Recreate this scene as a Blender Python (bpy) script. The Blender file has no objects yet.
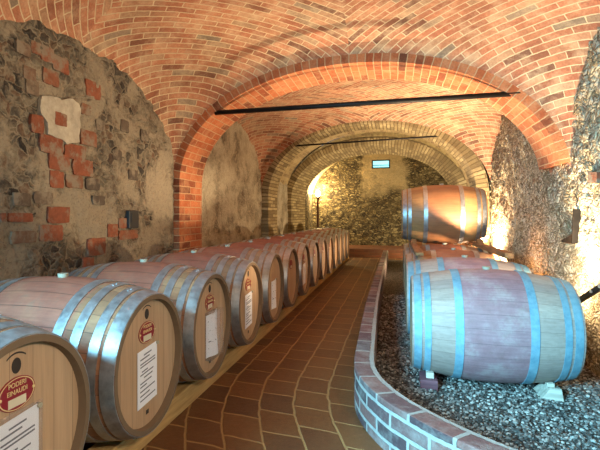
import bpy, bmesh, math, random
import numpy as np
from mathutils import Vector, Matrix, noise
random.seed(7)
PI = math.pi
scene = bpy.context.scene
COL = scene.collection

# ------------------------------------------------------------------ helpers
def srgb(h, a=1.0):
    h = h.lstrip('#')
    c = [int(h[i:i+2], 16)/255 for i in (0, 2, 4)]
    return tuple((x/12.92 if x <= .04045 else ((x+.055)/1.055)**2.4) for x in c)+(a,)

class NT:
    """small node-tree helper"""
    def __init__(self, name, rough=.8, metal=0.0):
        m = bpy.data.materials.new(name); m.use_nodes = True
        self.m = m; self.t = m.node_tree; self.n = self.t.nodes; self.l = self.t.links
        self.b = self.n['Principled BSDF']
        self.b.inputs['Roughness'].default_value = rough
        self.b.inputs['Metallic'].default_value = metal
    def new(self, kind, **kw):
        n = self.n.new(kind)
        for k, v in kw.items(): setattr(n, k, v)
        return n
    def put(self, sock, v):
        if isinstance(v, bpy.types.NodeSocket): self.l.new(v, sock)
        else: sock.default_value = v
    def obj(self): return self.new('ShaderNodeTexCoord').outputs['Object']
    def uv(self): return self.new('ShaderNodeTexCoord').outputs['UV']
    def mapping(self, vec, scale=(1, 1, 1), loc=(0, 0, 0)):
        n = self.new('ShaderNodeMapping'); self.l.new(vec, n.inputs['Vector'])
        n.inputs['Scale'].default_value = scale; n.inputs['Location'].default_value = loc
        return n.outputs['Vector']
    def noise(self, vec, scale, detail=4, rough=.55, dist=0):
        n = self.new('ShaderNodeTexNoise'); self.l.new(vec, n.inputs['Vector'])
        n.inputs['Scale'].default_value = scale; n.inputs['Detail'].default_value = detail
        n.inputs['Roughness'].default_value = rough; n.inputs['Distortion'].default_value = dist
        return n.outputs['Fac'] if 'Fac' in n.outputs else n.outputs[0]
    def vor(self, vec, scale, feature='F1', rnd=1.0):
        n = self.new('ShaderNodeTexVoronoi', feature=feature); self.l.new(vec, n.inputs['Vector'])
        n.inputs['Scale'].default_value = scale; n.inputs['Randomness'].default_value = rnd
        return n
    def ramp(self, fac, stops, interp='LINEAR'):
        n = self.new('ShaderNodeValToRGB'); self.l.new(fac, n.inputs['Fac'])
        e = n.color_ramp.elements; n.color_ramp.interpolation = interp
        while len(e) < len(stops): e.new(.5)
        for i, (p, c) in enumerate(stops):
            e[i].position = p
            e[i].color = srgb(c) if isinstance(c, str) else (c, c, c, 1)
        return n.outputs['Color']
    def mix(self, fac, a, b, mode='MIX'):
        n = self.new('ShaderNodeMix', data_type='RGBA', blend_type=mode)
        self.put(n.inputs[0], fac)
        self.put(n.inputs[6], srgb(a) if isinstance(a, str) else a)
        self.put(n.inputs[7], srgb(b) if isinstance(b, str) else b)
        return n.outputs[2]
    def math(self, op, a, b=0.0, clamp=False):
        n = self.new('ShaderNodeMath', operation=op, use_clamp=clamp)
        self.put(n.inputs[0], a); self.put(n.inputs[1], b)
        return n.outputs[0]
    def sep(self, vec):
        n = self.new('ShaderNodeSeparateXYZ'); self.l.new(vec, n.inputs[0]); return n.outputs
    def brick(self, vec, w, h, mortar, offset=.5, smooth=.15, c1=(0, 0, 0, 1), c2=(1, 1, 1, 1), mc=(.5, .5, .5, 1)):
        n = self.new('ShaderNodeTexBrick', offset=offset); self.l.new(vec, n.inputs['Vector'])
        n.inputs['Scale'].default_value = 1; n.inputs['Brick Width'].default_value = w
        n.inputs['Row Height'].default_value = h; n.inputs['Mortar Size'].default_value = mortar
        n.inputs['Mortar Smooth'].default_value = smooth
        n.inputs['Color1'].default_value = c1; n.inputs['Color2'].default_value = c2; n.inputs['Mortar'].default_value = mc
        return n.outputs['Color'], n.outputs['Fac']
    def bump(self, height, strength=.5, dist=.02, prev=None):
        n = self.new('ShaderNodeBump'); self.l.new(height, n.inputs['Height'])
        n.inputs['Strength'].default_value = strength; n.inputs['Distance'].default_value = dist
        if prev is not None: self.l.new(prev, n.inputs['Normal'])
        return n.outputs['Normal']
    def done(self, color=None, normal=None, rough=None):
        if color is not None: self.put(self.b.inputs['Base Color'], srgb(color) if isinstance(color, str) else color)
        if normal is not None: self.l.new(normal, self.b.inputs['Normal'])
        if rough is not None: self.put(self.b.inputs['Roughness'], rough)
        return self.m

class MB:
    """collects faces (with materials and uv) and links them as one mesh object"""
    def __init__(self): self.v = []; self.f = []; self.mi = []; self.uv = []; self.sm = []
    def face(self, pts, uvs=None, mi=0, smooth=False):
        b = len(self.v); self.v += [tuple(p) for p in pts]
        self.f.append(tuple(range(b, b+len(pts)))); self.mi.append(mi); self.sm.append(smooth)
        self.uv.append(uvs if uvs else [(0, 0)]*len(pts))
    def box(self, lo, hi, mi=0, rot=0.0, taper=None):
        x0, y0, z0 = lo; x1, y1, z1 = hi
        P = [Vector(p) for p in ((x0, y0, z0), (x1, y0, z0), (x1, y1, z0), (x0, y1, z0), (x0, y0, z1), (x1, y0, z1), (x1, y1, z1), (x0, y1, z1))]
        if rot:
            c = Vector(((x0+x1)/2, (y0+y1)/2, 0)); R = Matrix.Rotation(rot, 3, 'Z')
            P = [R @ (p-c)+c for p in P]
        self.hexa(P, mi)
    def hexa(self, P, mi=0):
        for q in ((0, 3, 2, 1), (4, 5, 6, 7), (0, 1, 5, 4), (1, 2, 6, 5), (2, 3, 7, 6), (3, 0, 4, 7)):
            pts = [P[i] for i in q]
            a = (Vector(pts[1])-Vector(pts[0])).length; b = (Vector(pts[3])-Vector(pts[0])).length
            self.face(pts, [(0, 0), (a, 0), (a, b), (0, b)] if a > b else [(0, 0), (0, a), (b, a), (b, 0)], mi)
    def grid(self, fn, nu, nv, mi=0, uvfn=None, smooth=True, flip=False):
        for i in range(nu):
            for j in range(nv):
                q = [(i, j), (i+1, j), (i+1, j+1), (i, j+1)]
                if flip: q.reverse()
                pts = [fn(a, b) for a, b in q]
                self.face(pts, [uvfn(a, b) for a, b in q] if uvfn else None, mi, smooth)
    def tube(self, p0, p1, r0, r1=None, n=10, mi=0, caps=True):
        r1 = r0 if r1 is None else r1
        p0 = Vector(p0); p1 = Vector(p1); d = (p1-p0).normalized()
        a = d.orthogonal().normalized(); b = d.cross(a)
        ring = lambda p, r: [p+a*math.cos(2*PI*k/n)*r+b*math.sin(2*PI*k/n)*r for k in range(n)]
        A = ring(p0, r0); B = ring(p1, r1)
        for k in range(n):
            k2 = (k+1) % n
            self.face([A[k], A[k2], B[k2], B[k]], None, mi, True)
        if caps: self.face(A[::-1], None, mi); self.face(B, None, mi)
    def lathe_x(self, prof, n=64, mi=0, closed=False, uvs=None):
        """profile of (x, r) turned about the X axis"""
        m = len(prof); rng = range(m if closed else m-1)
        for k in range(n):
            t0 = 2*PI*k/n; t1 = 2*PI*(k+1)/n
            for i in rng:
                (xa, ra), (xb, rb) = prof[i], prof[(i+1) % m]
                P = lambda x, r, t: (x, r*math.sin(t), r*math.cos(t))
                pts = [P(xa, ra, t0), P(xb, rb, t0), P(xb, rb, t1), P(xa, ra, t1)]
                self.face(pts, [(k/n, xa), (k/n, xb), ((k+1)/n, xb), ((k+1)/n, xa)], mi, True)
    def build(self, name, mats, parent=None, merge=True, sharp=40):
        me = bpy.data.meshes.new(name)
        me.from_pydata(self.v, [], self.f)
        if not isinstance(mats, (list, tuple)): mats = [mats]
        for m in mats: me.materials.append(m)
        me.polygons.foreach_set('material_index', self.mi)
        me.polygons.foreach_set('use_smooth', self.sm)
        uvl = me.uv_layers.new(name='UVMap')
        flat = [c for f in self.uv for p in f for c in p]
        uvl.data.foreach_set('uv', flat)
        if merge:
            bm = bmesh.new(); bm.from_mesh(me)
            bmesh.ops.remove_doubles(bm, verts=bm.verts, dist=1e-5)
            bmesh.ops.dissolve_degenerate(bm, edges=bm.edges, dist=1e-6)
            for e in bm.edges:
                if len(e.link_faces) == 2 and e.calc_face_angle(0) > math.radians(sharp): e.smooth = False
            bm.to_mesh(me); bm.free()
        me.update()
        o = bpy.data.objects.new(name, me); COL.objects.link(o)
        if parent: o.parent = parent
        return o

def bevel(o, w=.004, seg=2):
    b = o.modifiers.new('bevel', 'BEVEL'); b.width = w; b.segments = seg; b.limit_method = 'ANGLE'
    return o
def tag(o, label=None, cat=None, group=None, kind=None):
    if label: o['label'] = label
    if cat: o['category'] = cat
    if group: o['group'] = group
    if kind: o['kind'] = kind
    return o
def empty(name, loc=(0, 0, 0), rz=0):
    o = bpy.data.objects.new(name, None); COL.objects.link(o)
    o.location = loc; o.rotation_euler = (0, 0, rz); o.empty_display_size = .1
    return o
def copy_tree(o, parent=None):
    c = o.copy(); COL.objects.link(c)
    if parent: c.parent = parent
    for ch in list(o.children): copy_tree(ch, c)
    return c
def text_mesh(name, body, size, mat, parent, loc, rot, extrude=.0006):
    cu = bpy.data.curves.new(name, 'FONT'); cu.body = body; cu.size = size; cu.extrude = extrude
    cu.align_x = 'CENTER'; cu.align_y = 'CENTER'
    t = bpy.data.objects.new(name+'_curve', cu); COL.objects.link(t)
    dg = bpy.context.evaluated_depsgraph_get(); dg.update()
    me = bpy.data.meshes.new_from_object(t.evaluated_get(dg))
    bpy.data.objects.remove(t, do_unlink=True); bpy.data.curves.remove(cu)
    me.materials.clear(); me.materials.append(mat)
    o = bpy.data.objects.new(name, me); COL.objects.link(o)
    o.parent = parent; o.location = loc; o.rotation_euler = rot
    return o

# the camera's lens, also used to find where things in the photograph stand
F, U0, VP, V0, H = 471.17, 260.35, 395.65, 215.18, 1.068
TH = math.atan((VP-U0)/F); SN, CS = math.sin(TH), math.cos(TH)
def ray(u, v):
    r = (u-U0)/F
    return Vector((-SN+r*CS, CS+r*SN, -(v-V0)/F))
def on(axis, val, u, v):
    q = ray(u, v); o = Vector((0, 0, H)); t = (val-o[axis])/q[axis]
    return o+q*t

# ------------------------------------------------------------------ materials
def mat_brick(name, stops, mortar, w=.25, h=.066, ms=.006, dirt=.5, bumps=.9, offset=.5, grime='#4a3428', warp=.012):
    k = NT(name, .9)
    uv = k.uv(); ob = k.obj()
    nz = k.new('ShaderNodeTexNoise'); k.l.new(ob, nz.inputs['Vector']); nz.inputs['Scale'].default_value = 5
    off = k.new('ShaderNodeVectorMath', operation='SCALE'); k.l.new(nz.outputs['Color'], off.inputs[0]); off.inputs['Scale'].default_value = warp
    add = k.new('ShaderNodeVectorMath', operation='ADD'); k.l.new(uv, add.inputs[0]); k.l.new(off.outputs[0], add.inputs[1])
    nz2 = k.new('ShaderNodeTexNoise'); k.l.new(ob, nz2.inputs['Vector']); nz2.inputs['Scale'].default_value = 40
    off2 = k.new('ShaderNodeVectorMath', operation='SCALE'); k.l.new(nz2.outputs['Color'], off2.inputs[0]); off2.inputs['Scale'].default_value = .007
    add2 = k.new('ShaderNodeVectorMath', operation='ADD'); k.l.new(add.outputs[0], add2.inputs[0]); k.l.new(off2.outputs[0], add2.inputs[1])
    c, fac = k.brick(add2.outputs[0], w, h, ms, offset=offset)
    col = k.ramp(c, stops)
    fine = k.noise(ob, 60, 5, .7)
    col = k.mix(.55, col, k.ramp(fine, [(.25, .35), (.75, .95)]), 'MULTIPLY')
    col = k.mix(.35, col, k.ramp(fine, [(.3, .5), (.8, 1.0)]), 'SOFT_LIGHT')
    big = k.ramp(k.noise(ob, 2.2, 5, .65), [(.42, 0.0), (.72, dirt)])
    col = k.mix(big, col, grime)
    pale = k.ramp(k.noise(ob, 7, 6, .72), [(.46, 0.0), (.72, .45)])
    col = k.mix(pale, col, mortar)
    mcol = k.mix(k.noise(ob, 25, 3), mortar, k.mix(.5, mortar, grime))
    col = k.mix(fac, col, mcol)
    hgt = k.math('SUBTRACT', k.math('MULTIPLY', fine, .45), k.math('MULTIPLY', fac, .8))
    hgt = k.math('ADD', hgt, k.math('MULTIPLY', c, .25))
    return k.done(col, k.bump(hgt, bumps, .016))

RED = [(0, '#6f4c3c'), (.06, '#8f5a42'), (.25, '#ab6a4e'), (.55, '#b87656'), (.82, '#c38a68'), (.93, '#ad8a6c'), (1, '#857868')]
M = {}
M['vault'] = mat_brick('vault_brick', RED, '#dfc8a4', w=.225, h=.056, ms=.0045)
M['arch'] = mat_brick('arch_brick', [(0, '#6f3820'), (.3, '#a9542c'), (.6, '#bd663a'), (1, '#c9794c')], '#cfa67c', w=.26, h=.068, ms=.005, dirt=.35)
M['stone_arch'] = mat_brick('arch_stone', [(0, '#7a6a48'), (.4, '#a08d62'), (.8, '#c0ae80'), (1, '#8a7850')], '#6f5f3c', w=.3, h=.055, ms=.007, dirt=.45, warp=.02)
M['vault_dim'] = mat_brick('vault_plaster_brick', [(0, '#8a7350'), (.5, '#b09a6c'), (1, '#c0aa7c')], '#c9b68c', ms=.004, dirt=.35)
M['curb'] = mat_brick('curb_brick', [(0, '#453338'), (.4, '#6f4a4a'), (.75, '#8a5e56'), (1, '#615054')], '#aeaca6', w=.24, h=.072, ms=.010, dirt=.35, grime='#4b4444')
M['step'] = mat_brick('step_brick', [(0, '#5a3220'), (.6, '#854a2c'), (1, '#6b3c26')], '#6a4c30', ms=.005)

def mat_floor():
    k = NT('floor_tile', .55)
    uv = k.uv(); ob = k.obj()
    nz = k.new('ShaderNodeTexNoise'); k.l.new(ob, nz.inputs['Vector']); nz.inputs['Scale'].default_value = 6
    off = k.new('ShaderNodeVectorMath', operation='SCALE'); k.l.new(nz.outputs['Color'], off.inputs[0]); off.inputs['Scale'].default_value = .03
    add = k.new('ShaderNodeVectorMath', operation='ADD'); k.l.new(uv, add.inputs[0]); k.l.new(off.outputs[0], add.inputs[1])
    c, fac = k.brick(add.outputs[0], .235, .2, .009, offset=.5, smooth=.6)
    col = k.ramp(c, [(0, '#5a3823'), (.3, '#6a4227'), (.6, '#744a2a'), (.85, '#7e522e'), (1, '#603c26')])
    fine = k.noise(ob, 35, 6, .7)
    col = k.mix(.7, col, k.ramp(fine, [(.25, .3), (.75, 1.0)]), 'MULTIPLY')
    col = k.mix(k.ramp(k.noise(ob, 3, 5, .6), [(.4, 0.0), (.7, .6)]), col, '#6d4a2c')
    col = k.mix(k.math('MULTIPLY', fac, .8), col, '#a07e50')
    hgt = k.math('ADD', k.math('MULTIPLY', fac, -.5), k.math('MULTIPLY', fine, .5))
    return k.done(col, k.bump(hgt, .6, .012))
M['floor'] = mat_floor()

def mat_rubble(name, stops, gap, sc, plaster=None, pmask=(.5, .6), psc=1.6, zsplit=None, bump=1.0, squash=1.6, gapw=.09):
    k = NT(name, .95)
    ob = k.obj()
    wob = k.new('ShaderNodeTexNoise'); k.l.new(ob, wob.inputs['Vector']); wob.inputs['Scale'].default_value = 9; wob.inputs['Detail'].default_value = 4
    off = k.new('ShaderNodeVectorMath', operation='SCALE'); k.l.new(wob.outputs['Color'], off.inputs[0]); off.inputs['Scale'].default_value = .14
    add = k.new('ShaderNodeVectorMath', operation='ADD'); k.l.new(ob, add.inputs[0]); k.l.new(off.outputs[0], add.inputs[1])
    vec = k.mapping(add.outputs[0], (1, 1, squash))
    v = k.vor(vec, sc); e = k.vor(vec, sc, 'DISTANCE_TO_EDGE')
    rnd = k.sep(v.outputs['Color'])[0]
    col = k.ramp(rnd, stops)
    fine = k.noise(ob, 45, 6, .72)
    col = k.mix(.75, col, k.ramp(fine, [(.28, .25), (.72, 1.0)]), 'MULTIPLY')
    edge = k.ramp(e.outputs['Distance'], [(0, 1.0), (gapw, 1.0), (gapw*2.2, 0.0)])
    col = k.mix(k.math('MULTIPLY', edge, k.ramp(k.noise(ob, 7, 3), [(.3, .35), (.6, 1.0)])), col, gap)
    med = k.noise(ob, 13, 5, .65)
    hgt = k.math('ADD', k.math('MULTIPLY', k.ramp(e.outputs['Distance'], [(0, 0.0), (.35, 1.0)]), .8), k.math('MULTIPLY', fine, .5))
    hgt = k.math('ADD', hgt, k.math('MULTIPLY', med, .6))
    if plaster:
        pm = k.ramp(k.noise(ob, psc, 6, .68, .4), [(pmask[0], 0.0), (pmask[1], 1.0)])
        if zsplit:
            z = k.sep(ob)[2]
            zz = k.math('ADD', z, k.math('MULTIPLY', k.noise(ob, 2.5, 4), .8))
            up = k.ramp(k.math('MULTIPLY', k.math('SUBTRACT', zz, zsplit-.2), 1/.4), [(0, 0.0), (1, 1.0)])
            pm = k.math('MULTIPLY', pm, up)
            xx = k.math('ADD', k.sep(ob)[0], k.math('MULTIPLY', k.math('SUBTRACT', k.noise(ob, 3, 4), .5), .7))
            dx = k.math('ABSOLUTE', k.math('ADD', xx, .35))
            pm = k.math('MULTIPLY', pm, k.ramp(dx, [(.55, 1.0), (.7, 0.0)]))
        pc = k.mix(k.noise(ob, 18, 6, .7), plaster, k.mix(.55, plaster, '#332c22'))
        pc = k.mix(k.ramp(k.noise(ob, 60, 3), [(.55, 0.0), (.75, .6)]), pc, '#3b3226')
        col = k.mix(pm, col, pc)
        hgt = k.mix(k.math('MULTIPLY', pm, .75), hgt, k.math('ADD', k.math('MULTIPLY', fine, .5), .9))
    return k.done(col, k.bump(hgt, bump, .03))
M['wall_left'] = mat_rubble('old_plaster_wall', [(0, '#2e2a26'), (.25, '#5a5248'), (.5, '#7d7464'), (.75, '#6a5c4c'), (.9, '#7a604c'), (1, '#3c3732')], '#857b69', 11, '#a0947f', (.43, .53), 2.6, gapw=.04, bump=1.0)
M['wall_left_far'] = mat_rubble('limewashed_wall', [(0, '#7a6e58'), (.5, '#a0937a'), (1, '#bbb092')], '#6a604c', 14, '#cdc3a8', (.36, .56), 2.8, gapw=.05)
M['wall_right'] = mat_rubble('rubble_wall', [(0, '#a89877'), (.25, '#d0c3a3'), (.6, '#e6dabf'), (.9, '#d8caa8'), (1, '#9d8c6a')], '#66553b', 17, None, squash=1.7, bump=.7, gapw=.05)
M['wall_end'] = mat_rubble('end_wall_stone', [(0, '#5c4e34'), (.4, '#8d7c55'), (.8, '#b3a277'), (1, '#71613c')], '#30271a', 9, '#b5a27a', (.25, .33), 1.2, zsplit=2.15, squash=2.3)
def mat_redstone():
    k = NT('exposed_brick', .92); ob = k.obj()
    oi = k.new('ShaderNodeAttribute', attribute_name='tone')
    f = k.noise(ob, 30, 6, .7)
    col = k.ramp(oi.outputs['Fac'], [(0, '#7c442c'), (.3, '#94543a'), (.6, '#80563f'), (.8, '#756352'), (1, '#4e463e')])
    col = k.mix(.75, col, k.ramp(f, [(.25, .3), (.75, 1.0)]), 'MULTIPLY')
    col = k.mix(k.ramp(k.noise(ob, 9, 5, .7), [(.48, 0.0), (.6, .9)]), col, '#7d7364')
    return k.done(col, k.bump(f, .6, .012))
M['exposed'] = mat_redstone()
def mat_patch():
    k = NT('pale_plaster', .95); ob = k.obj()
    f = k.noise(ob, 14, 6, .7)
    return k.done(k.ramp(f, [(.3, '#8d8678'), (.7, '#b5ad9c')]), k.bump(f, .4, .012))
M['patch'] = mat_patch()

def mat_staves(name, base, stain, wax=.55, stain_half=.2, age=.5, n=26, seam=.6):
    k = NT(name, wax)
    uv = k.uv(); ob = k.obj()
    su = k.sep(uv)
    a = k.math('MULTIPLY', su[0], n)
    cell = k.math('FLOOR', a); fr = k.math('FRACT', a)
    wn = k.new('ShaderNodeTexWhiteNoise', noise_dimensions='2D')
    cmb = k.new('ShaderNodeCombineXYZ'); k.l.new(cell, cmb.inputs[0])
    oi = k.new('ShaderNodeObjectInfo'); k.l.new(oi.outputs['Random'], cmb.inputs[1])
    k.l.new(cmb.outputs[0], wn.inputs['Vector'])
    rnd = wn.outputs['Value']
    grain = k.noise(k.mapping(ob, (3, 55, 55)), 1.6, 5, .6, .3)
    spots = k.noise(ob, 22, 5, .7)
    col = k.ramp(rnd, base)
    st = k.ramp(k.noise(ob, 6, 5, .7), stain)
    ax = k.math('ABSOLUTE', su[1])
    edge = k.math('ADD', ax, k.math('MULTIPLY', k.math('SUBTRACT', spots, .5), .03))
    sm = k.ramp(k.math('MULTIPLY', edge, 1.0), [(stain_half-.012, .88), (stain_half+.012, 0.0)])
    col = k.mix(sm, col, st)
    col = k.mix(.5, col, k.ramp(grain, [(.3, .45), (.7, 1.0)]), 'MULTIPLY')
    col = k.mix(k.ramp(spots, [(.52, 0.0), (.75, age)]), col, '#6d5d50')
    gap = k.math('LESS_THAN', k.math('MINIMUM', fr, k.math('SUBTRACT', 1.0, fr)), .022)
    col = k.mix(k.math('MULTIPLY', gap, seam), col, '#2a1d14')
    h = k.math('SUBTRACT', k.math('MULTIPLY', grain, .3), gap)
    return k.done(col, k.bump(h, .4, .006))
OAK = [(0, '#865a42'), (.3, '#986a4c'), (.6, '#a67757'), (1, '#8f6244')]
M['stave_left'] = mat_staves('oak_staves_stained', OAK, [(.3, '#8f4f42'), (.55, '#a2604e'), (.75, '#ae745a')], stain_half=.232)
M['stave_right'] = mat_staves('grey_oak_staves', [(0, '#ab998e'), (.5, '#bba99d'), (1, '#a3928a')], [(.3, '#956872'), (.5, '#a67e87'), (.68, '#b9a3a3')], stain_half=.178, age=.3, seam=.28)
M['stave_top'] = mat_staves('amber_oak_staves', [(0, '#a07248'), (.5, '#b08455'), (1, '#a6784b')], [(.3, '#96603e'), (.7, '#a8704a')], stain_half=.18, age=.25, seam=.3)
M['stave_warmlit'] = mat_staves('warmlit_oak_staves', [(0, '#a07a5c'), (.5, '#b08a68'), (1, '#9a7456')], [(.3, '#96543c'), (.55, '#a8644a'), (.75, '#b07860')], stain_half=.178, age=.25, seam=.3)  # oak and wine stain, with the orange lamplight painted into the colour
def mat_head():
    k = NT('oak_head', .6); ob = k.obj(); s = k.sep(ob)
    a = k.math('MULTIPLY', k.math('ADD', s[1], 2.03), 11.5)
    wn = k.new('ShaderNodeTexWhiteNoise', noise_dimensions='1D'); k.l.new(k.math('FLOOR', a), wn.inputs['W'])
    grain = k.noise(k.mapping(ob, (20, 40, 2.5)), 1.5, 5, .6, .6)
    col = k.ramp(wn.outputs['Value'], [(0, '#ad8a6a'), (.35, '#bf9c7a'), (.7, '#caa886'), (1, '#b59172')])
    col = k.mix(.45, col, k.ramp(grain, [(.3, .5), (.7, 1.0)]), 'MULTIPLY')
    fr = k.math('FRACT', a); gap = k.math('LESS_THAN', fr, .022)
    col = k.mix(k.math('MULTIPLY', gap, .6), col, '#4a3220')
    return k.done(col, k.bump(grain, .12, .004))
M['head'] = mat_head()
def mat_metal(name, c0, c1, rough=.42, metal=.85):
    k = NT(name, rough, metal); ob = k.obj()
    f = k.noise(ob, 30, 6, .7); g = k.noise(ob, 7, 3)
    col = k.ramp(k.math('ADD', k.math('MULTIPLY', f, .6), k.math('MULTIPLY', g, .4)), [(.35, c0), (.65, c1)])
    return k.done(col, k.bump(f, .12, .004), k.ramp(f, [(.3, rough-.08), (.7, rough+.14)]))
M['hoop'] = mat_metal('galvanised_hoop', '#8d9094', '#c2c5c8')
M['hoop_bluelit'] = mat_metal('weathered_bluelit_hoop', '#5f8fa6', '#8fb8c8', .6, .3)  # grey zinc hoops; the blue of the daylight is put into their colour
M['iron'] = mat_metal('black_iron', '#100e0d', '#231f1c', .55, .6)
def mat_plain(name, c, rough=.7, metal=0, var=.25):
    k = NT(name, rough, metal); f = k.noise(k.obj(), 40, 4)
    return k.done(k.mix(k.math('MULTIPLY', f, var), c, '#3a332c'))
M['croze'] = mat_plain('chime_end_grain', '#77624c', .8)
M['bung'] = mat_plain('silicone_bung', '#a8a28e', .5, var=.15)
M['label_red'] = mat_plain('red_enamel', '#8c1420', .4, var=.15)
M['label_gold'] = mat_plain('gold_lettering', '#e0c890', .5, var=.05)
M['label_cream'] = mat_plain('cream_plate', '#d8cdb4', .5, var=.1)
M['crest'] = mat_plain('branded_crest', '#2f2520', .7)
M['paper'] = mat_plain('white_paper', '#eeeef6', .6, var=.02)
M['ink'] = mat_plain('printed_ink', '#6c6c7c', .7)
def mat_sleeve():
    k = NT('clear_plastic', .12); b = k.b
    b.inputs['Transmission Weight'].default_value = .85; b.inputs['IOR'].default_value = 1.2
    b.inputs['Alpha'].default_value = .35
    return k.done('#e8e8f0')
M['sleeve'] = mat_sleeve()
def mat_wood(name, c0, c1, axis=1, rough=.75):
    k = NT(name, rough); ob = k.obj(); s = [40, 40, 40]; s[axis] = 2.5
    g = k.noise(k.mapping(ob, s), 1.4, 5, .6, .4)
    col = k.ramp(g, [(.3, c0), (.7, c1)])
    return k.done(col, k.bump(g, .3, .006))
M['beam'] = mat_wood('pine_beam', '#a88450', '#cda76c')
M['rail'] = mat_wood('rough_rail', '#75502f', '#a5774a')
M['block'] = mat_wood('pale_block', '#a59c8e', '#cdc5b6', 0)
M['block_purple'] = mat_wood('wine_stained_block', '#5e3c48', '#7a4f58', 0)
M['post'] = mat_wood('dark_post', '#3a2212', '#5c3a20', 2)
def mat_gravel():
    k = NT('gravel', .85); ob = k.obj()
    v = k.vor(ob, 75); r = k.sep(v.outputs['Color'])[0]
    col = k.ramp(r, [(0, '#2c2a28'), (.5, '#524e4a'), (.8, '#79736c'), (1, '#a09a90')])
    h = k.ramp(v.outputs['Distance'], [(0, 1.0), (.6, 0.0)])
    col = k.mix(k.ramp(v.outputs['Distance'], [(.4, 0.0), (.8, .8)]), col, '#2a2622')
    return k.done(col, k.bump(h, .9, .01))
M['gravel'] = mat_gravel()
def mat_pebble():
    k = NT('gravel_pebbles', .85)
    oi = k.new('ShaderNodeAttribute', attribute_name='tone')
    col = k.ramp(oi.outputs['Fac'], [(0, '#33322f'), (.4, '#64625f'), (.75, '#8f8c87'), (1, '#c0bdb6')])
    return k.done(col)
M['pebble'] = mat_pebble()
def emit(name, c, s):
    k = NT(name, .4); k.b.inputs['Emission Color'].default_value = srgb(c); k.b.inputs['Emission Strength'].default_value = s
    return k.done(c)
M['pane'] = emit('daylit_pane', '#8fe4f0', 1.5)
M['bulb'] = emit('lamp_bulb', '#ffdca0', 30)
M['frame'] = mat_plain('dark_window_frame', '#1d2226', .5)
M['box'] = mat_plain('dark_grey_box', '#20262c', .5)

# ------------------------------------------------------------------ the shell
XL, XR = -2.05, 1.28
XC, AH, ZS = -.385, 1.68, 1.35
PW = 2.1
def sup(t, p=PW):
    """superellipse in angle form: t from -1 (left) to 1 (right) -> (s, height 0..1)"""
    a = t*PI/2; s = math.sin(a); c = abs(math.cos(a))
    return math.copysign(abs(s)**(2/p), s), c**(2/p)
YS = [-1.6, 1.42, 4.12, 4.65, 7.22, 7.78, 9.1, 10.6, 13.8]

ceil = MB()
def cross_vault(y0, y1, ra, rl_left, rl_right, rc, n=56, mi=0):
    yc, b = (y0+y1)/2, (y1-y0)/2
    def P(i, j):
        s, A = sup(-1+2*i/n); q, L = sup(-1+2*j/n, 1.95)
        w = (s+1)/2; rl = rl_left*(1-w)+rl_right*w
        K = ra*rl/(ra+rl-rc)
        A *= ra; L *= rl
        return Vector((XC+AH*s, yc+b*q, ZS+A+L-A*L/K))
    # courses run diagonally round the corners: accumulate lengths along both directions
    G = [[P(i, j) for j in range(n+1)] for i in range(n+1)]
    h = n//2
    S = [[0]*(n+1) for _ in range(n+1)]; T = [[0]*(n+1) for _ in range(n+1)]
    for j in range(n+1):
        for d in (1, -1):
            acc = 0; i = h
            while 0 <= i+d <= n:
                acc += (G[i+d][j]-G[i][j]).length; i += d; S[i][j] = acc
    for i in range(n+1):
        for d in (1, -1):
            acc = 0; j = h
            while 0 <= j+d <= n:
                acc += (G[i][j+d]-G[i][j]).length; j += d; T[i][j] = acc
    r2 = math.sqrt(.5)
    for i in range(n):
        for j in range(n):
            q = [(i, j), (i, j+1), (i+1, j+1), (i+1, j)]
            base = (3 if i >= h else 0)+(7 if j >= h else 0)
            ceil.face([G[a][c] for a, c in q], [((S[a][c]-T[a][c])*r2+base, (S[a][c]+T[a][c])*r2) for a, c in q], mi, True)
def barrel_vault(y0, y1, xc, a, zs, rise, n=40, m=6, mi=0):
    prof = [(xc+a*sup(-1+2*i/n)[0], zs+rise*sup(-1+2*i/n)[1]) for i in range(n+1)]
    acc = [0]
    for i in range(n): acc.append(acc[-1]+math.dist(prof[i], prof[i+1]))
    for i in range(n):
        for j in range(m):
            q = [(i, j), (i, j+1), (i+1, j+1), (i+1, j)]
            ceil.face([(prof[p][0], y0+(y1-y0)*r/m, prof[p][1]) for p, r in q], [(y0+(y1-y0)*r/m, acc[p]) for p, r in q], mi, True)
barrel_vault(YS[0], YS[1], XC, AH, ZS, 1.1)
cross_vault(YS[1], YS[2], 1.105, .82, 1.1, 1.36)
barrel_vault(YS[2], YS[3], XC, AH, ZS, 1.13)
cross_vault(YS[3], YS[4], 1.13, .91, .96, 1.30)
barrel_vault(YS[4], YS[5], -.42, 1.66, ZS, 1.25, mi=1)
barrel_vault(YS[5], YS[6], -.42, 1.68, ZS, 1.28, mi=1)
barrel_vault(YS[6], YS[7], -.42, 1.68, ZS, 1.2, mi=1)
barrel_vault(YS[7], YS[8], -.42, 1.97, 1.4, 1.5, mi=1)
o = ceil.build('ceiling', [M['vault'], M['vault_dim']], merge=True, sharp=60)
tag(o, 'red brick cross vaults of the cellar ceiling', kind='structure')

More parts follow.
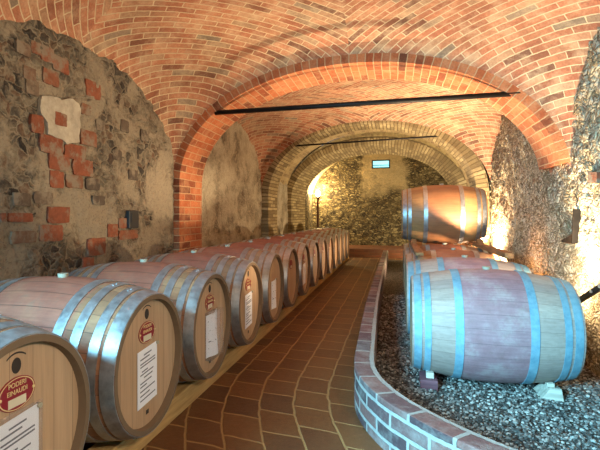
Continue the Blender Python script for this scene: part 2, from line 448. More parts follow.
# walls: displaced inner face + thickness
def rough_wall(name, axis, pos, sgn, a0, a1, z0, z1, step, amp, matidx_fn, mats, extra=None, cell=9.0, thick=.3, label=None):
    """axis 0: plane x=pos running along y; axis 1: plane y=pos running along x. sgn: inward normal sign"""
    w = MB(); na = max(1, round((a1-a0)/step)); nz = max(1, round((z1-z0)/step))
    cache = {}
    def P(i, j):
        if (i, j) in cache: return cache[i, j]
        a = a0+(a1-a0)*i/na; z = z0+(z1-z0)*j/nz
        d = 0
        if 0 < i < na and 0 < j < nz and amp:
            q = Vector((a*cell, z*cell*1.3, pos*3))
            q += noise.noise_vector(q*.6)*.5
            ds = noise.voronoi(q)[0]
            d = amp*(min(1.0, (ds[1]-ds[0])*1.8)-.5)+amp*.9*noise.fractal(Vector((a*4, z*4, pos)), 1.0, 2.0, 5)
        r = (pos+sgn*d, a, z) if axis == 0 else (a, pos+sgn*d, z)
        cache[i, j] = r; return r
    flip = (axis == 0 and sgn < 0) or (axis == 1 and sgn > 0)
    for i in range(na):
        for j in range(nz):
            q = [(i, j), (i+1, j), (i+1, j+1), (i, j+1)]
            if flip: q.reverse()
            a = a0+(a1-a0)*(i+.5)/na
            w.face([P(*p) for p in q], None, matidx_fn(a), True)
    bk = pos-sgn*thick
    def B(a, z): return (bk, a, z) if axis == 0 else (a, bk, z)
    w.face([B(a0, z0), B(a0, z1), B(a1, z1), B(a1, z0)])
    for (a, z, a2, z2) in ((a0, z0, a1, z0), (a0, z1, a1, z1), (a0, z0, a0, z1), (a1, z0, a1, z1)):
        f = (lambda aa, zz: (pos, aa, zz)) if axis == 0 else (lambda aa, zz: (aa, pos, zz))
        w.face([f(a, z), f(a2, z2), B(a2, z2), B(a, z)])
    if extra: extra(w)
    return w

TONE = {}
def left_bricks(w):
    rects = [(22, 67, 35, 80, .7), (25, 80, 38, 95, .8), (30, 42, 40, 54, .5), (40, 47, 53, 62, .3), (52, 57, 68, 72, .3), (42, 70, 58, 85, .45), (15, 42, 30, 55, .75),
             (30, 115, 43, 133, .15), (53, 113, 65, 126, .2), (85, 82, 100, 98, .3), (39, 136, 62, 153, .15), (64, 145, 85, 159, .2), (80, 131, 96, 146, .45),
             (48, 154, 69, 170, .2), (72, 160, 92, 176, .2), (49, 171, 63, 188, .25), (65, 175, 82, 188, .6), (80, 104, 90, 115, .6), (95, 120, 104, 131, .9),
             (47, 207, 69, 223, .15), (38, 225, 62, 241, .3), (7, 213, 32, 222, .3), (10, 231, 35, 243, .7), (0, 213, 5, 222, .4),
             (87, 238, 105, 255, .2), (107, 224, 117, 237, .25), (118, 218, 128, 228, .3), (118, 230, 137, 239, .45), (82, 257, 93, 270, .3), (85, 178, 99, 190, .95),
             (12, 193, 30, 206, .9), (33, 192, 52, 204, .85), (92, 196, 104, 205, .95), (112, 150, 121, 160, .95), (128, 170, 137, 180, .95), (140, 130, 148, 141, .95), (120, 120, 128, 132, .9)]
    for (u0, v0, u1, v1, t) in rects:
        c = [on(0, XL, u, v) for u, v in ((u0, v1), (u1, v1), (u1, v0), (u0, v0))]
        cy = sum(p.y for p in c)/4; cz = sum(p.z for p in c)/4
        hy = abs(c[1].y-c[0].y)/2; hz = abs(c[2].z-c[1].z)/2; N = 20
        dep = .017 if (u0, v0) == (53, 113) else .009
        ring = []
        for k in range(N):
            an = 2*PI*(k+.5)/N; ca, sa = math.cos(an), math.sin(an)
            f = (abs(ca)**14+abs(sa)**14)**(-1/14)*random.uniform(.93, 1.04)
            ring.append((cy+hy*ca*f, cz+hz*sa*f))
        cen = Vector((XL+dep+.004, cy, cz))
        for k in range(N):
            p, q = ring[k], ring[(k+1) % N]
            nf = len(w.f)
            w.face([cen, (XL+dep, p[0], p[1]), (XL+dep, q[0], q[1])], None, 2)
            w.face([(XL+dep, p[0], p[1]), (XL-.03, p[0], p[1]), (XL-.03, q[0], q[1]), (XL+dep, q[0], q[1])], None, 2)
            for m_ in (nf, nf+1): TONE[m_] = min(1, max(0, t))
    # pale plaster patch left round one brick
    poly = [(40, 96), (52, 97), (60, 100), (71, 98), (79, 108), (78, 125), (77, 142), (66, 144), (56, 138), (46, 134), (45, 122), (38, 112)]
    pts = []
    for k in range(len(poly)):
        a, b = poly[k], poly[(k+1) % len(poly)]
        for q in range(3):
            f = q/3; pts.append((a[0]+(b[0]-a[0])*f+random.uniform(-.8, .8), a[1]+(b[1]-a[1])*f+random.uniform(-.8, .8)))
    P3 = [on(0, XL, u, v) for u, v in pts]
    w.face([Vector((XL+.016, p.y, p.z)) for p in reversed(P3)], None, 3)
    for k in range(len(P3)):
        a, b = P3[k], P3[(k+1) % len(P3)]
        w.face([(XL+.016, a.y, a.z), (XL+.016, b.y, b.z), (XL-.02, b.y, b.z), (XL-.02, a.y, a.z)], None, 3)
def with_tones(o):
    at = o.data.attributes.new('tone', 'FLOAT', 'FACE')
    for i in range(len(o.data.polygons)): at.data[i].value = TONE.get(i, .5)

w = rough_wall('wall_left', 0, XL, 1, YS[0], YS[7], 0, 2.7, .045, .012, lambda a: 1 if a > 4.4 else 0, None, left_bricks, 8)
o = w.build('wall_left', [M['wall_left'], M['wall_left_far'], M['exposed'], M['patch']], merge=False)
with_tones(o); TONE.clear()
bm = bmesh.new(); bm.from_mesh(o.data); bmesh.ops.remove_doubles(bm, verts=bm.verts, dist=1e-5); bm.to_mesh(o.data); bm.free()
tag(o, 'left wall of worn plaster and exposed brick', kind='structure')

w = rough_wall('wall_left', 0, -2.36, 1, YS[7]-.02, YS[8]+.3, 0, 3.1, .1, .012, lambda a: 0, None)
tag(w.build('wall_left', [M['wall_end']]), 'left wall beside the end wall', kind='structure')
def right_bricks(w):
    for (u0, v0, u1, v1, t) in [(590, 172, 599, 183, .2)]:
        c = [on(0, XR, u, v) for u, v in ((u0, v1), (u1, v1), (u1, v0), (u0, v0))]
        inn = [Vector((XR-.012, p.y, p.z)) for p in c]; out = [Vector((XR+.03, p.y, p.z)) for p in c]
        w.hexa([out[0], out[1], inn[1], inn[0], out[3], out[2], inn[2], inn[3]], 1)
        for k in range(6): TONE[len(w.f)-1-k] = t
w = rough_wall('wall_right', 0, XR, -1, YS[0], YS[7], 0, 2.8, .028, .022, lambda a: 0, None, right_bricks, 17)
o = w.build('wall_right', [M['wall_right'], M['exposed']], merge=False)
with_tones(o); TONE.clear()
bm = bmesh.new(); bm.from_mesh(o.data); bmesh.ops.remove_doubles(bm, verts=bm.verts, dist=1e-5); bm.to_mesh(o.data); bm.free()
tag(o, 'right wall of pale rubble stone', kind='structure')
w = rough_wall('wall_right', 0, 1.53, -1, YS[7]-.02, YS[8]+.3, 0, 3.1, .1, .012, lambda a: 0, None)
tag(w.build('wall_right', [M['wall_end']]), 'right wall beside the end wall', kind='structure')

# end wall with a window opening (four pieces in one mesh)
WX0, WX1, WZ0, WZ1 = -.655, -.15, 2.395, 2.645
w = MB(); YE = 13.8
xs = list(np.arange(-2.36, WX0, .09))+list(np.linspace(WX0, WX1, 7))+list(np.arange(WX1+.09, 1.53, .09))+[1.53]
zs = list(np.linspace(0, WZ0, 30))+list(np.linspace(WZ0, WZ1, 4))[1:]+list(np.linspace(WZ1, 3.1, 6))[1:]
def PE(i, j):
    x, z = xs[i], zs[j]
    d = 0
    if not (WX0-.05 < x < WX1+.05 and WZ0-.05 < z < WZ1+.05):
        ds = noise.voronoi(Vector((x*7, z*9, 3)))[0]; d = .05*(min(1, (ds[1]-ds[0])*1.8)-.5)
    return (x, YE-d, z)
for i in range(len(xs)-1):
    for j in range(len(zs)-1):
        mx, mz = (xs[i]+xs[i+1])/2, (zs[j]+zs[j+1])/2
        if WX0 < mx < WX1 and WZ0 < mz < WZ1: continue
        w.face([PE(i, j), PE(i+1, j), PE(i+1, j+1), PE(i, j+1)], None, 0, True)
for (a, b) in (((WX0, WZ0), (WX1, WZ0)), ((WX1, WZ0), (WX1, WZ1)), ((WX1, WZ1), (WX0, WZ1)), ((WX0, WZ1), (WX0, WZ0))):
    w.face([(a[0], YE, a[1]), (b[0], YE, b[1]), (b[0], YE+.3, b[1]), (a[0], YE+.3, a[1])])
tag(w.build('wall_back', [M['wall_end']]), 'end wall of stone, plastered above', kind='structure')
w = MB()
fr = .035
for lo, hi in (((WX0, WZ0), (WX1, WZ0+fr)), ((WX0, WZ1-fr), (WX1, WZ1)), ((WX0, WZ0+fr), (WX0+fr, WZ1-fr)), ((WX1-fr, WZ0+fr), (WX1, WZ1-fr)), ((WX0+fr, WZ0+.085), (WX1-fr, WZ0+.1))):
    w.box((lo[0], YE+.02, lo[1]), (hi[0], YE+.08, hi[1]))
win = tag(w.build('window_1', M['frame']), 'small bright window high in the end wall', kind='structure')
w = MB(); w.box((WX0+fr, YE+.05, WZ0+fr), (WX1-fr, YE+.06, WZ1-fr)); w.build('pane', M['pane'], win)

# floor
w = MB(); nx, ny = 68, 210
def PF(i, j): return (XL-.3+(XR+.6-XL)*i/nx, YS[0]+(12.3-YS[0])*(j/ny), 0)
def UF(i, j):
    x, y, _ = PF(i, j); sh = .22*max(0, 3.1-max(y, 1.2))**2
    return (y+(x+.39)*.12, x-sh+.39+4)
w.grid(PF, nx, ny, 0, UF, False)
fl = w.build('floor', [M['floor']])
tag(fl, 'brown brick tile floor of the aisle', kind='structure')

# raised brick step at the far end
w = MB(); w.box((-2.36, 12.2, 0), (1.53, 13.8, .21))
for k, f in enumerate(w.f):
    w.uv[k] = [(w.v[i][0], w.v[i][1]+w.v[i][2]) for i in f]
tag(w.build('brick_step', M['step']), 'low brick step across the foot of the end wall', 'step')

# ------------------------------------------------------------------ arches
def arch(name, y0, y1, xc, a, zs, rise, thick, mat, label, zl=0.0, zr=None, out=.05):
    n = 90
    prof = []
    for i in range(n+1):
        t = -1+2*i/n; s, c = sup(t); prof.append(Vector((xc+a*s, 0, zs+rise*c)))
    ext = [Vector((prof[0].x, 0, z)) for z in np.arange(zl, zs-.001, .09)]
    pts = ext+prof
    if zr is not None and zr < zs: pts += [Vector((prof[-1].x, 0, z)) for z in np.arange(zs-.08, zr-.01, -.09)]
    if zr is not None and zr > zs: pts = [p for k, p in enumerate(pts) if not (p.x > xc and p.z < zr)]
    m = len(pts); inn, ou = [], []
    for i in range(m):
        d = (pts[min(i+1, m-1)]-pts[max(i-1, 0)]).normalized()
        nrm = Vector((d.z, 0, -d.x))
        inn.append(pts[i]+nrm*thick); ou.append(pts[i]-nrm*out)
    acc = [0]
    for i in range(m-1): acc.append(acc[-1]+(inn[i+1]-inn[i]).length)
    w = MB()
    for i in range(m-1):
        A, B, C, D = inn[i], inn[i+1], ou[i+1], ou[i]
        y = lambda p, yy: (p.x, yy, p.z)
        s0, s1 = acc[i], acc[i+1]
        w.face([y(A, y0), y(D, y0), y(C, y0), y(B, y0)], [(.03, s0), (.15, s0), (.15, s1), (.03, s1)])
        w.face([y(A, y1), y(B, y1), y(C, y1), y(D, y1)], [(.03, s0), (.03, s1), (.15, s1), (.15, s0)])
        nd = 4
        for q in range(nd):
            ya = y0+(y1-y0)*q/nd; yb = y0+(y1-y0)*(q+1)/nd
            w.face([y(A, ya), y(B, ya), y(B, yb), y(A, yb)], [(ya-y0, s0), (ya-y0, s1), (yb-y0, s1), (yb-y0, s0)])
        w.face([y(D, y0), y(D, y1), y(C, y1), y(C, y0)], [(0, s0), (.2, s0), (.2, s1), (0, s1)])
    for i in (0, m-1):
        w.face([(inn[i].x, y0, inn[i].z), (inn[i].x, y1, inn[i].z), (ou[i].x, y1, ou[i].z), (ou[i].x, y0, ou[i].z)])
    o = w.build(name, mat); tag(o, label, 'arch'); return o
arch('brick_arch', 4.12, 4.66, XC, AH, ZS, 1.105, .075, M['arch'], 'wide red brick arch nearest the camera spanning the cellar', zr=1.45)
arch('stone_arch', 7.22, 7.8, -.42, 1.63, ZS, 1.21, .11, M['stone_arch'], 'pale stone arch in the middle of the cellar behind the red brick arch', zr=0)
arch('stone_arch', 9.1, 10.6, -.42, 1.64, ZS, 1.13, .08, M['stone_arch'], 'deep stone arch closest to the end wall', zr=0)

def tie(p0, p1, r, label):
    w = MB(); d = (Vector(p1)-Vector(p0)).normalized()
    w.tube(Vector(p0)-d*.08, Vector(p1)+d*.08, r, n=8)
    o = w.build('tie_rod', M['iron']); tag(o, label, 'tie rod', 'iron tie rods'); return o
tie((-1.55, 4.14, 2.03), (.862, 4.14, 2.03), .022, 'thicker black iron tie rod crossing under the red brick arch')
tie((-1.87, 7.24, 2.145), (.86, 7.24, 2.215), .013, 'thinner black iron tie rod crossing in front of the middle stone arch')

# ------------------------------------------------------------------ planter curb and gravel
outer = [(-.285, 11.6), (-.28, 9), (-.28, 6), (-.278, 4.8), (-.262, 3.96), (-.245, 3.2), (-.232, 2.72), (-.19, 2.52), (-.13, 2.36), (-.046, 2.2), (.07, 2.05), (.2, 1.91), (.34, 1.79), (.55, 1.66), (.8, 1.55), (1.05, 1.47), (1.29, 1.43)]
def smooth_poly(p, it=2):
    for _ in range(it):
        q = [p[0]]
        for a, b in zip(p, p[1:]):
            q += [(a[0]*.75+b[0]*.25, a[1]*.75+b[1]*.25), (a[0]*.25+b[0]*.75, a[1]*.25+b[1]*.75)]
        p = q+[p[-1]]
    return p
outer = [Vector((x, y)) for x, y in smooth_poly(outer)]
m = len(outer); inner = []
for i in range(m):
    d = (outer[min(i+1, m-1)]-outer[max(i-1, 0)]).normalized()
    inner.append(outer[i]+Vector((-d.y, d.x))*.115)
acc = [0]
for i in range(m-1): acc.append(acc[-1]+(outer[i+1]-outer[i]).length)
w = MB(); CH = .23
for i in range(m-1):
    A, B, C, D = outer[i], outer[i+1], inner[i+1], inner[i]; s0, s1 = acc[i], acc[i+1]
    P = lambda p, z: (p.x, p.y, z)
    w.face([P(A, 0), P(B, 0), P(B, CH), P(A, CH)], [(s0, .014), (s1, .014), (s1, CH+.014), (s0, CH+.014)])
    w.face([P(A, CH), P(B, CH), P(C, CH), P(D, CH)], [(s0, 10.01), (s1, 10.01), (s1, 10.078), (s0, 10.078)])
    w.face([P(D, CH), P(C, CH), P(C, 0), P(D, 0)], [(s0, CH), (s1, CH), (s1, 0), (s0, 0)])
for i in (0, m-1):
    A, D = outer[i], inner[i]
    w.face([(A.x, A.y, 0), (A.x, A.y, CH), (D.x, D.y, CH), (D.x, D.y, 0)], [(0, 0), (0, CH), (.1, CH), (.1, 0)])
curb = bevel(w.build('brick_curb', M['curb']), .006)
tag(curb, 'low curved brick curb holding in the gravel bed', 'curb')

GZ = .006
w = MB()
for i in range(m-1):
    C, D = inner[i+1], inner[i]
    w.face([(D.x, D.y, GZ), (C.x, C.y, GZ), (XR+.02, C.y, GZ), (XR+.02, D.y, GZ)])
base = len(w.f)
# pebbles
def inside(x, y):
    best = None
    for i in range(m-1):
        a, b = inner[i], inner[i+1]
        if (a.y-y)*(b.y-y) <= 0 and a.y != b.y:
            f = (y-a.y)/(b.y-a.y); xx = a.x+(b.x-a.x)*f
            if best is None or xx > best: best = xx
    return best is not None and x > best+.012
ico = bmesh.new(); bmesh.ops.create_icosphere(ico, subdivisions=1, radius=1)
iv = np.array([v.co[:] for v in ico.verts]); ifc = [[v.index for v in f.verts] for f in ico.faces]; ico.free()
rng = np.random.default_rng(3)
vs, fs, tn = [list(v) for v in w.v], list(w.f), [.5]*base
nb = len(vs); V = [np.array(vs)]; cnt = 0
while cnt < 24000:
    y = 1.45+5*rng.random()**1.7; x = -.2+1.46*rng.random()
    if not inside(x, y): continue
    r = (.004+.0045*rng.random()**2)*(1+.2*(y-2))
    sc = r*np.array([1+.5*rng.random(), 1+.5*rng.random(), .65+.3*rng.random()])
    th = rng.random()*6.28; p = iv*sc*(1+.25*(rng.random((len(iv), 1))-.5))
    c_, s_ = math.cos(th), math.sin(th)
    p = np.stack([p[:, 0]*c_-p[:, 1]*s_, p[:, 0]*s_+p[:, 1]*c_, p[:, 2]], 1)+[x, y, GZ+r*.25+.012*rng.random()**2]
    V.append(p); fs += [tuple(nb+k for k in f) for f in ifc]; tn += [rng.random()]*len(ifc); nb += len(iv); cnt += 1
me = bpy.data.meshes.new('gravel'); me.from_pydata(np.concatenate(V).tolist(), [], fs)
me.materials.append(M['gravel']); me.materials.append(M['pebble'])
me.polygons.foreach_set('material_index', [0 if i < base else 1 for i in range(len(fs))])
at = me.attributes.new('tone', 'FLOAT', 'FACE'); at.data.foreach_set('value', tn)
o = bpy.data.objects.new('gravel', me); COL.objects.link(o)
tag(o, 'grey gravel filling the bed behind the brick curb', 'gravel', kind='stuff')

# ------------------------------------------------------------------ barrels
BL, BR, BH = .90, .3457, .285
def rad(x, L=BL): return BR-(BR-BH)*(2*x/L)**2
def make_barrel(hoops, stave_mat, hoop_mat, seg=72):
    root = empty('wine_barrel')
    zc = BR
    L2 = BL/2
    prof = [(-L2+BL*i/28, rad(-L2+BL*i/28)) for i in range(29)]
    full = [(-L2+.035, rad(L2)-.024), (-L2, rad(L2)-.02)]+prof+[(L2, rad(L2)-.02), (L2-.035, rad(L2)-.024)]
    w = MB(); w.lathe_x(full, seg)
    for q in range(len(w.f)):
        if max(abs(w.v[i][0]) for i in w.f[q]) > L2-.0001 and min(math.hypot(w.v[i][1], w.v[i][2]) for i in w.f[q]) < BH-.01: w.mi[q] = 1
    b = w.build('staves', [stave_mat, M['croze']], root, sharp=35); b.location.z = zc
    for s in (-1, 1):
        w = MB(); x0 = s*(L2-.028); x1 = s*(L2-.05); rr = rad(L2)-.018
        w.lathe_x([(x0, 0.0001), (x0, rr), (x1, rr), (x1, 0.0001)] if s < 0 else [(x1, .0001), (x1, rr), (x0, rr), (x0, .0001)], seg)
        h = w.build('head', M['head'], root, sharp=30); h.location.z = zc
    for (d, wd) in hoops:
        for s in (-1, 1):
            xs_ = [s*(L2-d-wd*q/3) for q in range(4)]
            w = MB(); po = [(x, rad(x)+.0045) for x in xs_]; pi_ = [(x, rad(x)-.002) for x in reversed(xs_)]
            pr = po+pi_
            if s > 0: pr = pr[::-1]
            w.lathe_x(pr, seg, closed=True)
            # rivet heads where the strip laps over itself
            ang = random.uniform(0, 2*PI); xm = s*(L2-d-wd/2)
            for q in (-.012, .012):
                rr = rad(xm)+.0045; t = ang+q/rr
                p = Vector((xm, rr*math.sin(t), rr*math.cos(t))); nn = Vector((0, math.sin(t), math.cos(t)))
                w.tube(p-nn*.002, p+nn*.0025, .004, .003, 8)
            h = w.build('hoop', hoop_mat, root, sharp=30); h.location.z = zc
    w = MB(); w.tube((0, 0, BR*2-.01), (0, 0, BR*2+.016), .020, .024, 16); w.build('bung', M['bung'], root)
    return root
LEFT_HOOPS = [(.002, .052), (.07, .038), (.15, .038), (.225, .042)]
RIGHT_HOOPS = [(.012, .042), (.07, .036), (.235, .045)]

def dress(root, paper=True, emblem=True, crest=True, sleeve=False, curl=0.0, fine=True, py=0.0):
    """the plate, crest and papers on the front head (+x side)"""
    x = BL/2-.028; zc = BR
    if emblem:
        cy, cz, a, b = -.005, zc+.128, .068, .046
        w = MB(); N = 40
        el = lambda xx, k, f: (xx, cy+a*f*math.cos(2*PI*k/N), cz+b*f*math.sin(2*PI*k/N))
        w.face([el(x+.003, k, 1) for k in range(N)])
        for k in range(N): w.face([el(x-.001, k, 1), el(x-.001, k+1, 1), el(x+.003, k+1, 1), el(x+.003, k, 1)])
        pl = w.build('label_plate', M['label_red'], root); tag(pl, 'red oval label')
        w = MB()
        for k in range(N):
            w.face([el(x+.0034, k, .90), el(x+.0034, k+1, .90), el(x+.0034, k+1, .95), el(x+.0034, k, .95)])
        for sg in (-1, 1): w.tube((x+.003, cy+sg*a*.88, cz), (x+.006, cy+sg*a*.88, cz), .0045, n=8)
        if fine: w.build('trim_ring', M['label_gold'], pl)
        w = MB(); w.box((x+.003, cy-.032, cz-.034), (x+.0042, cy+.032, cz-.010)); w.build('name_plate', M['label_cream'], pl)
        if fine:
            for body, off, size in (('PODERI', .026, .019), ('EINAUDI', .006, .019)):
                text_mesh('lettering', body, size, M['label_gold'], pl, (x+.0042, cy, cz+off), (PI/2, 0, PI/2))
    if crest:
        cz = zc+.205; w = MB(); N = 20
        w.face([(x+.001, -.005+.017*math.cos(2*PI*k/N), cz+.022*math.sin(2*PI*k/N)) for k in range(N)])
        for k in range(N):
            p = lambda xx, kk: (xx, -.005+.017*math.cos(2*PI*kk/N), cz+.022*math.sin(2*PI*kk/N))
            w.face([p(x-.001, k), p(x-.001, k+1), p(x+.001, k+1), p(x+.001, k)])
        if fine:
            for k in range(8):
                t0 = -.5+k/8; t1 = t0+1/8; z = lambda t: cz+.036-.05*t*t
                w.face([(x+.0008, -.005+t0*.07, z(t0)-.003), (x+.0008, -.005+t1*.07, z(t1)-.003), (x+.0008, -.005+t1*.07, z(t1)+.002), (x+.0008, -.005+t0*.07, z(t0)+.002)])
        w.build('crest', M['crest'], root)
        w = MB()
        for (yy, zz, sy, sz) in ((.0, -.21, .022, .018),):
            w.box((x-.001, yy-sy/2, zc+zz-sz/2), (x+.0008, yy+sy/2, zc+zz+sz/2))
        if fine: w.build('cooper_mark', M['crest'], root)
    if paper:
        pw, ph = .16, .235; cy, cz = -.004+py, zc-.052
        w = MB(); N = 8
        def P(i, j, d=0):
            f = i/N; g = j/N
            return (x+.004+d+curl*math.sin(PI*f)**2*(.4+.6*(1-g)), cy-pw/2+pw*f+curl*.2*math.sin(PI*f), cz-ph/2+ph*g+.012*(f-.5))
        w.grid(lambda i, j: P(i, j), N, N); w.grid(lambda i, j: P(i, j, -.002), N, N, flip=True)
        pp = w.build('paper_sheet', M['paper'], root); tag(pp, 'white printed sheet')
        if fine:
            w = MB()
            rows = [(.90, .3, .7), (.84, .12, .6), (.76, .12, .9), (.71, .12, .9), (.62, .2, .5), (.57, .12, .8), (.50, .3, .75), (.42, .12, .7), (.36, .12, .45), (.28, .12, .88), (.2, .12, .6), (.12, .12, .9)]
            for (g, f0, f1) in rows:
                w.face([P(f0*N, (g-.012)*N, .0006), P(f1*N, (g-.012)*N, .0006), P(f1*N, (g+.012)*N, .0006), P(f0*N, (g+.012)*N, .0006)])
            w.build('printed_lines', M['ink'], pp)
        if sleeve:
            w = MB(); e = .014
            q = [(x+.006+curl, cy-pw/2-e, cz-ph/2-e), (x+.006+curl, cy+pw/2+e, cz-ph/2-e), (x+.006+curl, cy+pw/2+e, cz+ph/2+e), (x+.006+curl, cy-pw/2-e, cz+ph/2+e)]
            w.face(q); w.face([(p[0]-.004-curl, p[1], p[2]) for p in reversed(q)])
            for k in range(4):
                a_, b_ = q[k], q[(k+1) % 4]
                w.face([a_, (a_[0]-.004-curl, a_[1], a_[2]), (b_[0]-.004-curl, b_[1], b_[2]), b_])
            w.build('plastic_sleeve', M['sleeve'], root)
        if fine:
            w = MB(); w.tube((x, cy+pw/2, cz+ph/2), (x+.012, cy+pw/2, cz+ph/2), .008, n=8); w.build('pin', M['bung'], root)

proto = make_barrel(LEFT_HOOPS, M['stave_left'], M['hoop'])
LX, LZ, LY, DY = -.9839-BL/2, .10, 1.7877, .7129
ordn = ['nearest the camera, cut by the photo edge', 'second from the camera, large white sheet', 'third from the camera, sheet curling away',
        'fourth from the camera, narrow sheet', 'fifth from the camera, sheet without red label', 'sixth from the camera, red label alone',
        'seventh from the camera', 'eighth from the camera', 'ninth from the camera', 'tenth from the camera', 'eleventh from the camera', 'third from the far end', 'second from the far end', 'at the far end by the step']
roots = [proto]
for i in range(1, 14): roots.append(copy_tree(proto))
for i, r in enumerate(roots):
    r.location = (LX+random.uniform(-.006, .006) if i > 1 else LX, LY+DY*(i-1), LZ)
    tag(r, 'oak barrel in the left row, '+ordn[i], 'barrel', 'wine barrels in the left row')
dress(roots[0], sleeve=True)
dress(roots[1])
dress(roots[2], sleeve=True, curl=.035, py=.02)
dress(roots[3], py=0)
dress(roots[4], emblem=False, crest=False, py=.0, curl=.02)
for i in (5, 6, 7, 8, 9): dress(roots[i], paper=(i == 6), fine=False, crest=False)

# rails under the left row
for k, (x0, x1) in enumerate(((-1.215, -1.11), (-1.765, -1.66))):
    w = MB(); w.box((x0, .2, 0), (x1, 11.75, .110))
    o = bevel(w.build('timber_rail', M['beam']), .006)
    tag(o, ('long pale timber rail along the aisle under the fronts of the left barrel row', 'long pale timber rail near the left wall under the backs of the barrel row')[k], 'rail', 'timber rails under the left row')
# ------------------------------------------------------------------ right stack
RZ = .384-BR
rp = make_barrel(RIGHT_HOOPS, M['stave_right'], M['hoop_bluelit'])
RX = .0967+BL/2; RY0 = 3.2357; RD = .87
rlab = ['weathered grey wine barrel in front of the right stack, purple stained around its middle', 'weathered wine barrel second in the lower right row, directly behind the front grey barrel',
        'warm lit wine barrel third in the lower right row, under the rail ends', 'warm lit wine barrel fourth in the lower right row, just in front of the raised barrel', 'wine barrel last in the lower right row, hidden under the raised barrel']
rq = make_barrel(RIGHT_HOOPS, M['stave_warmlit'], M['hoop'])
rb = [rp, copy_tree(rp), rq, copy_tree(rq), copy_tree(rq)]
for i, r in enumerate(rb):
    r.location = (RX+(0, -.012, .0, .0, .005)[i], RY0+RD*i, RZ); tag(r, rlab[i], 'barrel', 'wine barrels of the right stack')
tp = make_barrel(RIGHT_HOOPS, M['stave_top'], M['hoop'])
TZ = 1.078; TY = 6.15; TS = 1.04
tp.scale = (TS, TS, TS)
tp.location = (.072+BL*TS/2, TY, TZ-BR*TS)
tag(tp, 'amber oak wine barrel raised on two wooden rails above the lower right row', 'barrel', 'wine barrels of the right stack')
# rails on top of the lower row
for k, (xc_, lab) in enumerate(((.205, 'left reddish wooden rail laid on top of the lower right barrels'), (.925, 'right wooden rail laid on top of the lower right barrels, near the stone wall'))):
    off = xc_-RX
    zt = RZ+BR+rad(abs(off)-.035)+.006
    rt = TZ-TS*rad((abs(xc_-tp.location.x)-.035)/TS)-.007
    w = MB(); w.box((xc_-.035, 4.42, zt), (xc_+.035, 6.95, rt))
    o = bevel(w.build('wooden_rail', M['rail']), .004); tag(o, lab, 'rail', 'wooden rails on the right stack')
    # chock in front of the raised barrel
    q = MB(); y0 = TY-.26
    q.hexa([Vector(p) for p in ((xc_-.03, y0-.10, rt), (xc_+.03, y0-.10, rt), (xc_+.03, y0+.06, rt), (xc_-.03, y0+.06, rt), (xc_-.03, y0-.02, rt+.05), (xc_+.03, y0-.02, rt+.05), (xc_+.03, y0+.04, rt+.045), (xc_-.03, y0+.04, rt+.045))])
    o = bevel(q.build('wooden_wedge', M['rail']), .003); tag(o, ('wooden wedge on the left rail in front of the raised barrel', 'orange lit wooden wedge on the right rail in front of the raised barrel')[k], 'wedge', 'wedges holding the raised barrel')
# blocks under the lower right barrels
def block(x, y, right, label):
    r = empty('barrel_chock', (x, y, 0)); w = MB()
    if right:
        w.hexa([Vector(p) for p in ((-.075, -.20, 0), (.055, -.20, 0), (.055, -.02, 0), (-.075, -.02, 0), (-.01, -.185, .078), (.045, -.185, .078), (.045, -.05, .066), (-.03, -.05, .066))])
    else:
        w.box((-.05, -.22, 0), (.05, -.04, .070))
    bevel(w.build('block', M['block'] if right else M['block_purple'], r), .004)
    w = MB()
    if right: w.box((-.025, -.165, .076), (.015, -.125, .098))
    else: w.box((-.015, -.18, .069), (.03, -.135, .104))
    bevel(w.build('shim', M['block'], r), .003)
    tag(r, label, 'chock', 'chocks under the right barrels'); return r
zb = lambda x: RZ+BR-math.sqrt(max(0, rad(x-RX)**2))-.0045
for i in range(5):
    yy = RY0+RD*i
    nm = ('front grey barrel', 'second lower right barrel', 'third lower right barrel', 'fourth lower right barrel', 'last lower right barrel')[i]
    block(.195, yy, False, 'wine stained wooden chock under the left end of the '+nm)
    block(.865, yy, True, 'pale sloped wooden chock under the right end of the '+nm)

# ------------------------------------------------------------------ lamps and small things
# floodlight at the right wall: its black bracket arm shows beside the front barrel
def flood(label):
    fx, ly, lz = 1.12, 3.80, .36
    r = empty('floor_floodlight', (fx, ly, .012)); L = lambda p: Vector(p)-Vector((fx, ly, .012))
    w = MB(); w.box((-.06, -.06, 0), (.06, .06, .02)); w.tube((0, 0, .02), (0, 0, lz-.03), .012); w.build('stand', M['iron'], r)
    w = MB(); w.box((-.07, -.07, lz-.03), (.07, .06, lz+.07)); bevel(w.build('housing', M['iron'], r), .008)
    w = MB(); w.box((-.055, -.055, lz+.0705), (.055, .045, lz+.073)); w.build('glass', M['bulb'], r)
    a = L((fx, ly-.06, lz+.04)); b = L(on(0, XR-.02, 607, 283)); d = (b-a).normalized()
    sd = d.cross(Vector((0, 0, 1))).normalized()*.014; up = Vector((0, 0, .021))
    w = MB(); w.hexa([a-sd-up, b-sd-up, b+sd-up, a+sd-up, a-sd+up, b-sd+up, b+sd+up, a+sd+up])
    bevel(w.build('bracket_arm', M['iron'], r), .003)
    for t, rr in ((.72, .009), (.9, .011)):
        p = a+(b-a)*t; q = -sd.normalized() if sd.y > 0 else sd.normalized()
        w = MB(); w.tube(p+q*.013, p+q*.022, rr, n=10); w.build('bolt', M['hoop'], r)
    tag(r, label, 'lamp'); return Vector((fx, ly, lz+.15))
FL = flood('black floodlight whose bracket arm shows beside the front grey barrel')

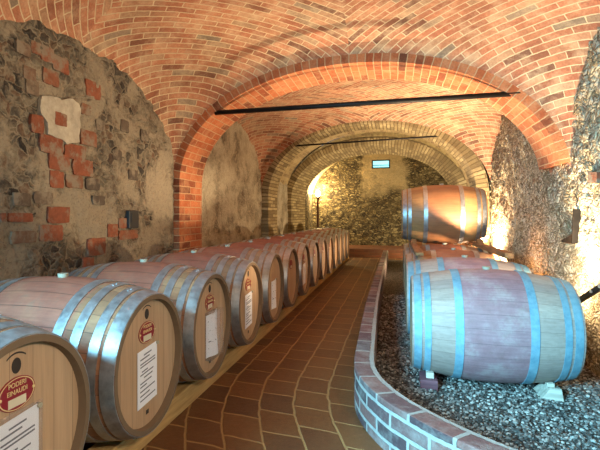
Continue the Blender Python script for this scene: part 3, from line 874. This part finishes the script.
# iron hook on the right wall
w = MB(); xk = XR-.03; a = on(0, xk, 575, 209); b = on(0, xk, 573.5, 243); c = on(0, xk, 563, 243)
w.hexa([Vector(p) for p in ((xk-.012, b.y-.008, b.z), (XR+.01, b.y-.008, b.z), (XR+.01, b.y+.016, b.z), (xk-.012, b.y+.016, b.z), (xk-.012, a.y-.006, a.z), (XR+.01, a.y-.006, a.z), (XR+.01, a.y+.006, a.z), (xk-.012, a.y+.006, a.z))])
w.hexa([Vector(p) for p in ((xk-.012, b.y, b.z-.005), (XR+.01, b.y, b.z-.005), (XR+.01, c.y, b.z-.005), (xk-.012, c.y, b.z-.005), (xk-.012, b.y, b.z+.06), (XR+.01, b.y, b.z+.06), (XR+.01, c.y, b.z+.012), (xk-.012, c.y, b.z+.012))])
tag(w.build('wall_bracket', M['iron']), 'black iron bracket fixed to the right stone wall', 'bracket')

# small dark box on the left wall
w = MB(); a = on(0, XL+.03, 129, 210.5); b = on(0, XL+.03, 138.5, 228)
w.box((XL-.03, a.y, b.z), (XL+.035, b.y, a.z)); bx = bevel(w.build('wall_box', M['box']), .006)
w = MB(); w.box((XL+.034, a.y+.02, b.z+.05), (XL+.04, b.y-.02, a.z-.02)); w.build('cover', M['frame'], bx)
tag(bx, 'small dark box fixed to the left wall', 'box')

# torch lamp in the far left corner
r = empty('torch_lamp', (-2.13, 13.35, .21))
w = MB(); w.tube((0, 0, 0), (0, 0, 1.32), .035, .03, 12); w.tube((0, 0, 0), (0, 0, .03), .1, .1, 16); w.build('post', M['post'], r)
w = MB(); w.tube((0, 0, 1.32), (0, 0, 1.37), .035, .065, 16); w.tube((0, 0, 1.37), (0, 0, 1.38), .065, .06, 16); w.build('cup', M['post'], r)
w = MB()
for k in range(6): w.tube((0, 0, 1.375+.035*k), (0, 0, 1.41+.035*k), .075*math.sin(PI*(k+.6)/7), .075*math.sin(PI*(k+1.6)/7), 12, caps=False)
w.build('bulb', M['bulb'], r)
tag(r, 'wooden torch lamp glowing in the far left corner', 'lamp')

# ------------------------------------------------------------------ light
def lamp(kind, name, loc, energy, color, target=None, **kw):
    L = bpy.data.lights.new(name, kind); L.energy = energy; L.color = color
    for k, v in kw.items(): setattr(L, k, v)
    o = bpy.data.objects.new(name, L); COL.objects.link(o); o.location = loc
    if target is not None: o.rotation_euler = (Vector(target)-Vector(loc)).to_track_quat('-Z', 'Y').to_euler()
    return o
WARM = (1.0, .74, .46)
lamp('SPOT', 'flood_beam', FL, 350, WARM, (.2, 3.0, 2.5), spot_size=math.radians(140), spot_blend=.5, shadow_soft_size=.05)
lamp('POINT', 'flood_spill', FL+Vector((0, 0, .03)), 15, WARM, shadow_soft_size=.05)
lamp('SPOT', 'flood_beam_middle', (1.12, 4.85, .633), 480, WARM, (-.6, 5.6, 2.03), spot_size=math.radians(112), spot_blend=.5, shadow_soft_size=.02)
lamp('SPOT', 'flood_beam_back', (1.18, 6.75, .5), 450, WARM, (.4, 6.8, 2.4), spot_size=math.radians(165), spot_blend=.6, shadow_soft_size=.04)
lamp('POINT', 'torch_glow', (-2.12, 13.45, 1.78), 170, (1, .74, .36), shadow_soft_size=.06)
lamp('SPOT', 'barrel_head_fill', (1.0, .2, 1.75), 170, (1, .84, .66), (-1.2, 2.1, .6), spot_size=math.radians(95), spot_blend=.9, shadow_soft_size=.15)  # added fill light without a fixture, brightens the left barrel heads
lamp('SPOT', 'flood_beam_far', (1.1, 8.45, .4), 260, WARM, (-.3, 8.6, 2.3), spot_size=math.radians(160), spot_blend=.5, shadow_soft_size=.05)
lamp('SPOT', 'flood_beam_end', (1.25, 11.6, .4), 260, (1, .76, .4), (-.3, 12.6, 2.2), spot_size=math.radians(160), spot_blend=.5, shadow_soft_size=.05)
# daylight through the open doorway behind the camera
lamp('AREA', 'doorway_daylight', (-1.8, -.9, 1.8), 240, (.27, .74, 1.0), (.5, 2.8, .3), shape='RECTANGLE', size=.9, size_y=1.1, spread=math.radians(80))
wd = bpy.data.worlds.new('world'); scene.world = wd; wd.use_nodes = True
wd.node_tree.nodes['Background'].inputs['Color'].default_value = (.55, .72, 1, 1)
wd.node_tree.nodes['Background'].inputs['Strength'].default_value = .2

# ------------------------------------------------------------------ camera
cam = bpy.data.cameras.new('camera'); co = bpy.data.objects.new('camera', cam); COL.objects.link(co)
cam.sensor_width = 36; cam.lens = F/600*36; cam.shift_x = (300-U0)/600; cam.shift_y = -(225-V0)/600
cam.clip_start = .02
co.location = (0, 0, H); co.rotation_euler = (PI/2, 0, TH)
scene.camera = co
vs_ = scene.view_settings
vs_.view_transform = 'Standard'; vs_.look = 'None'; vs_.exposure = 0.0; vs_.gamma = 1.0; vs_.use_curve_mapping = False
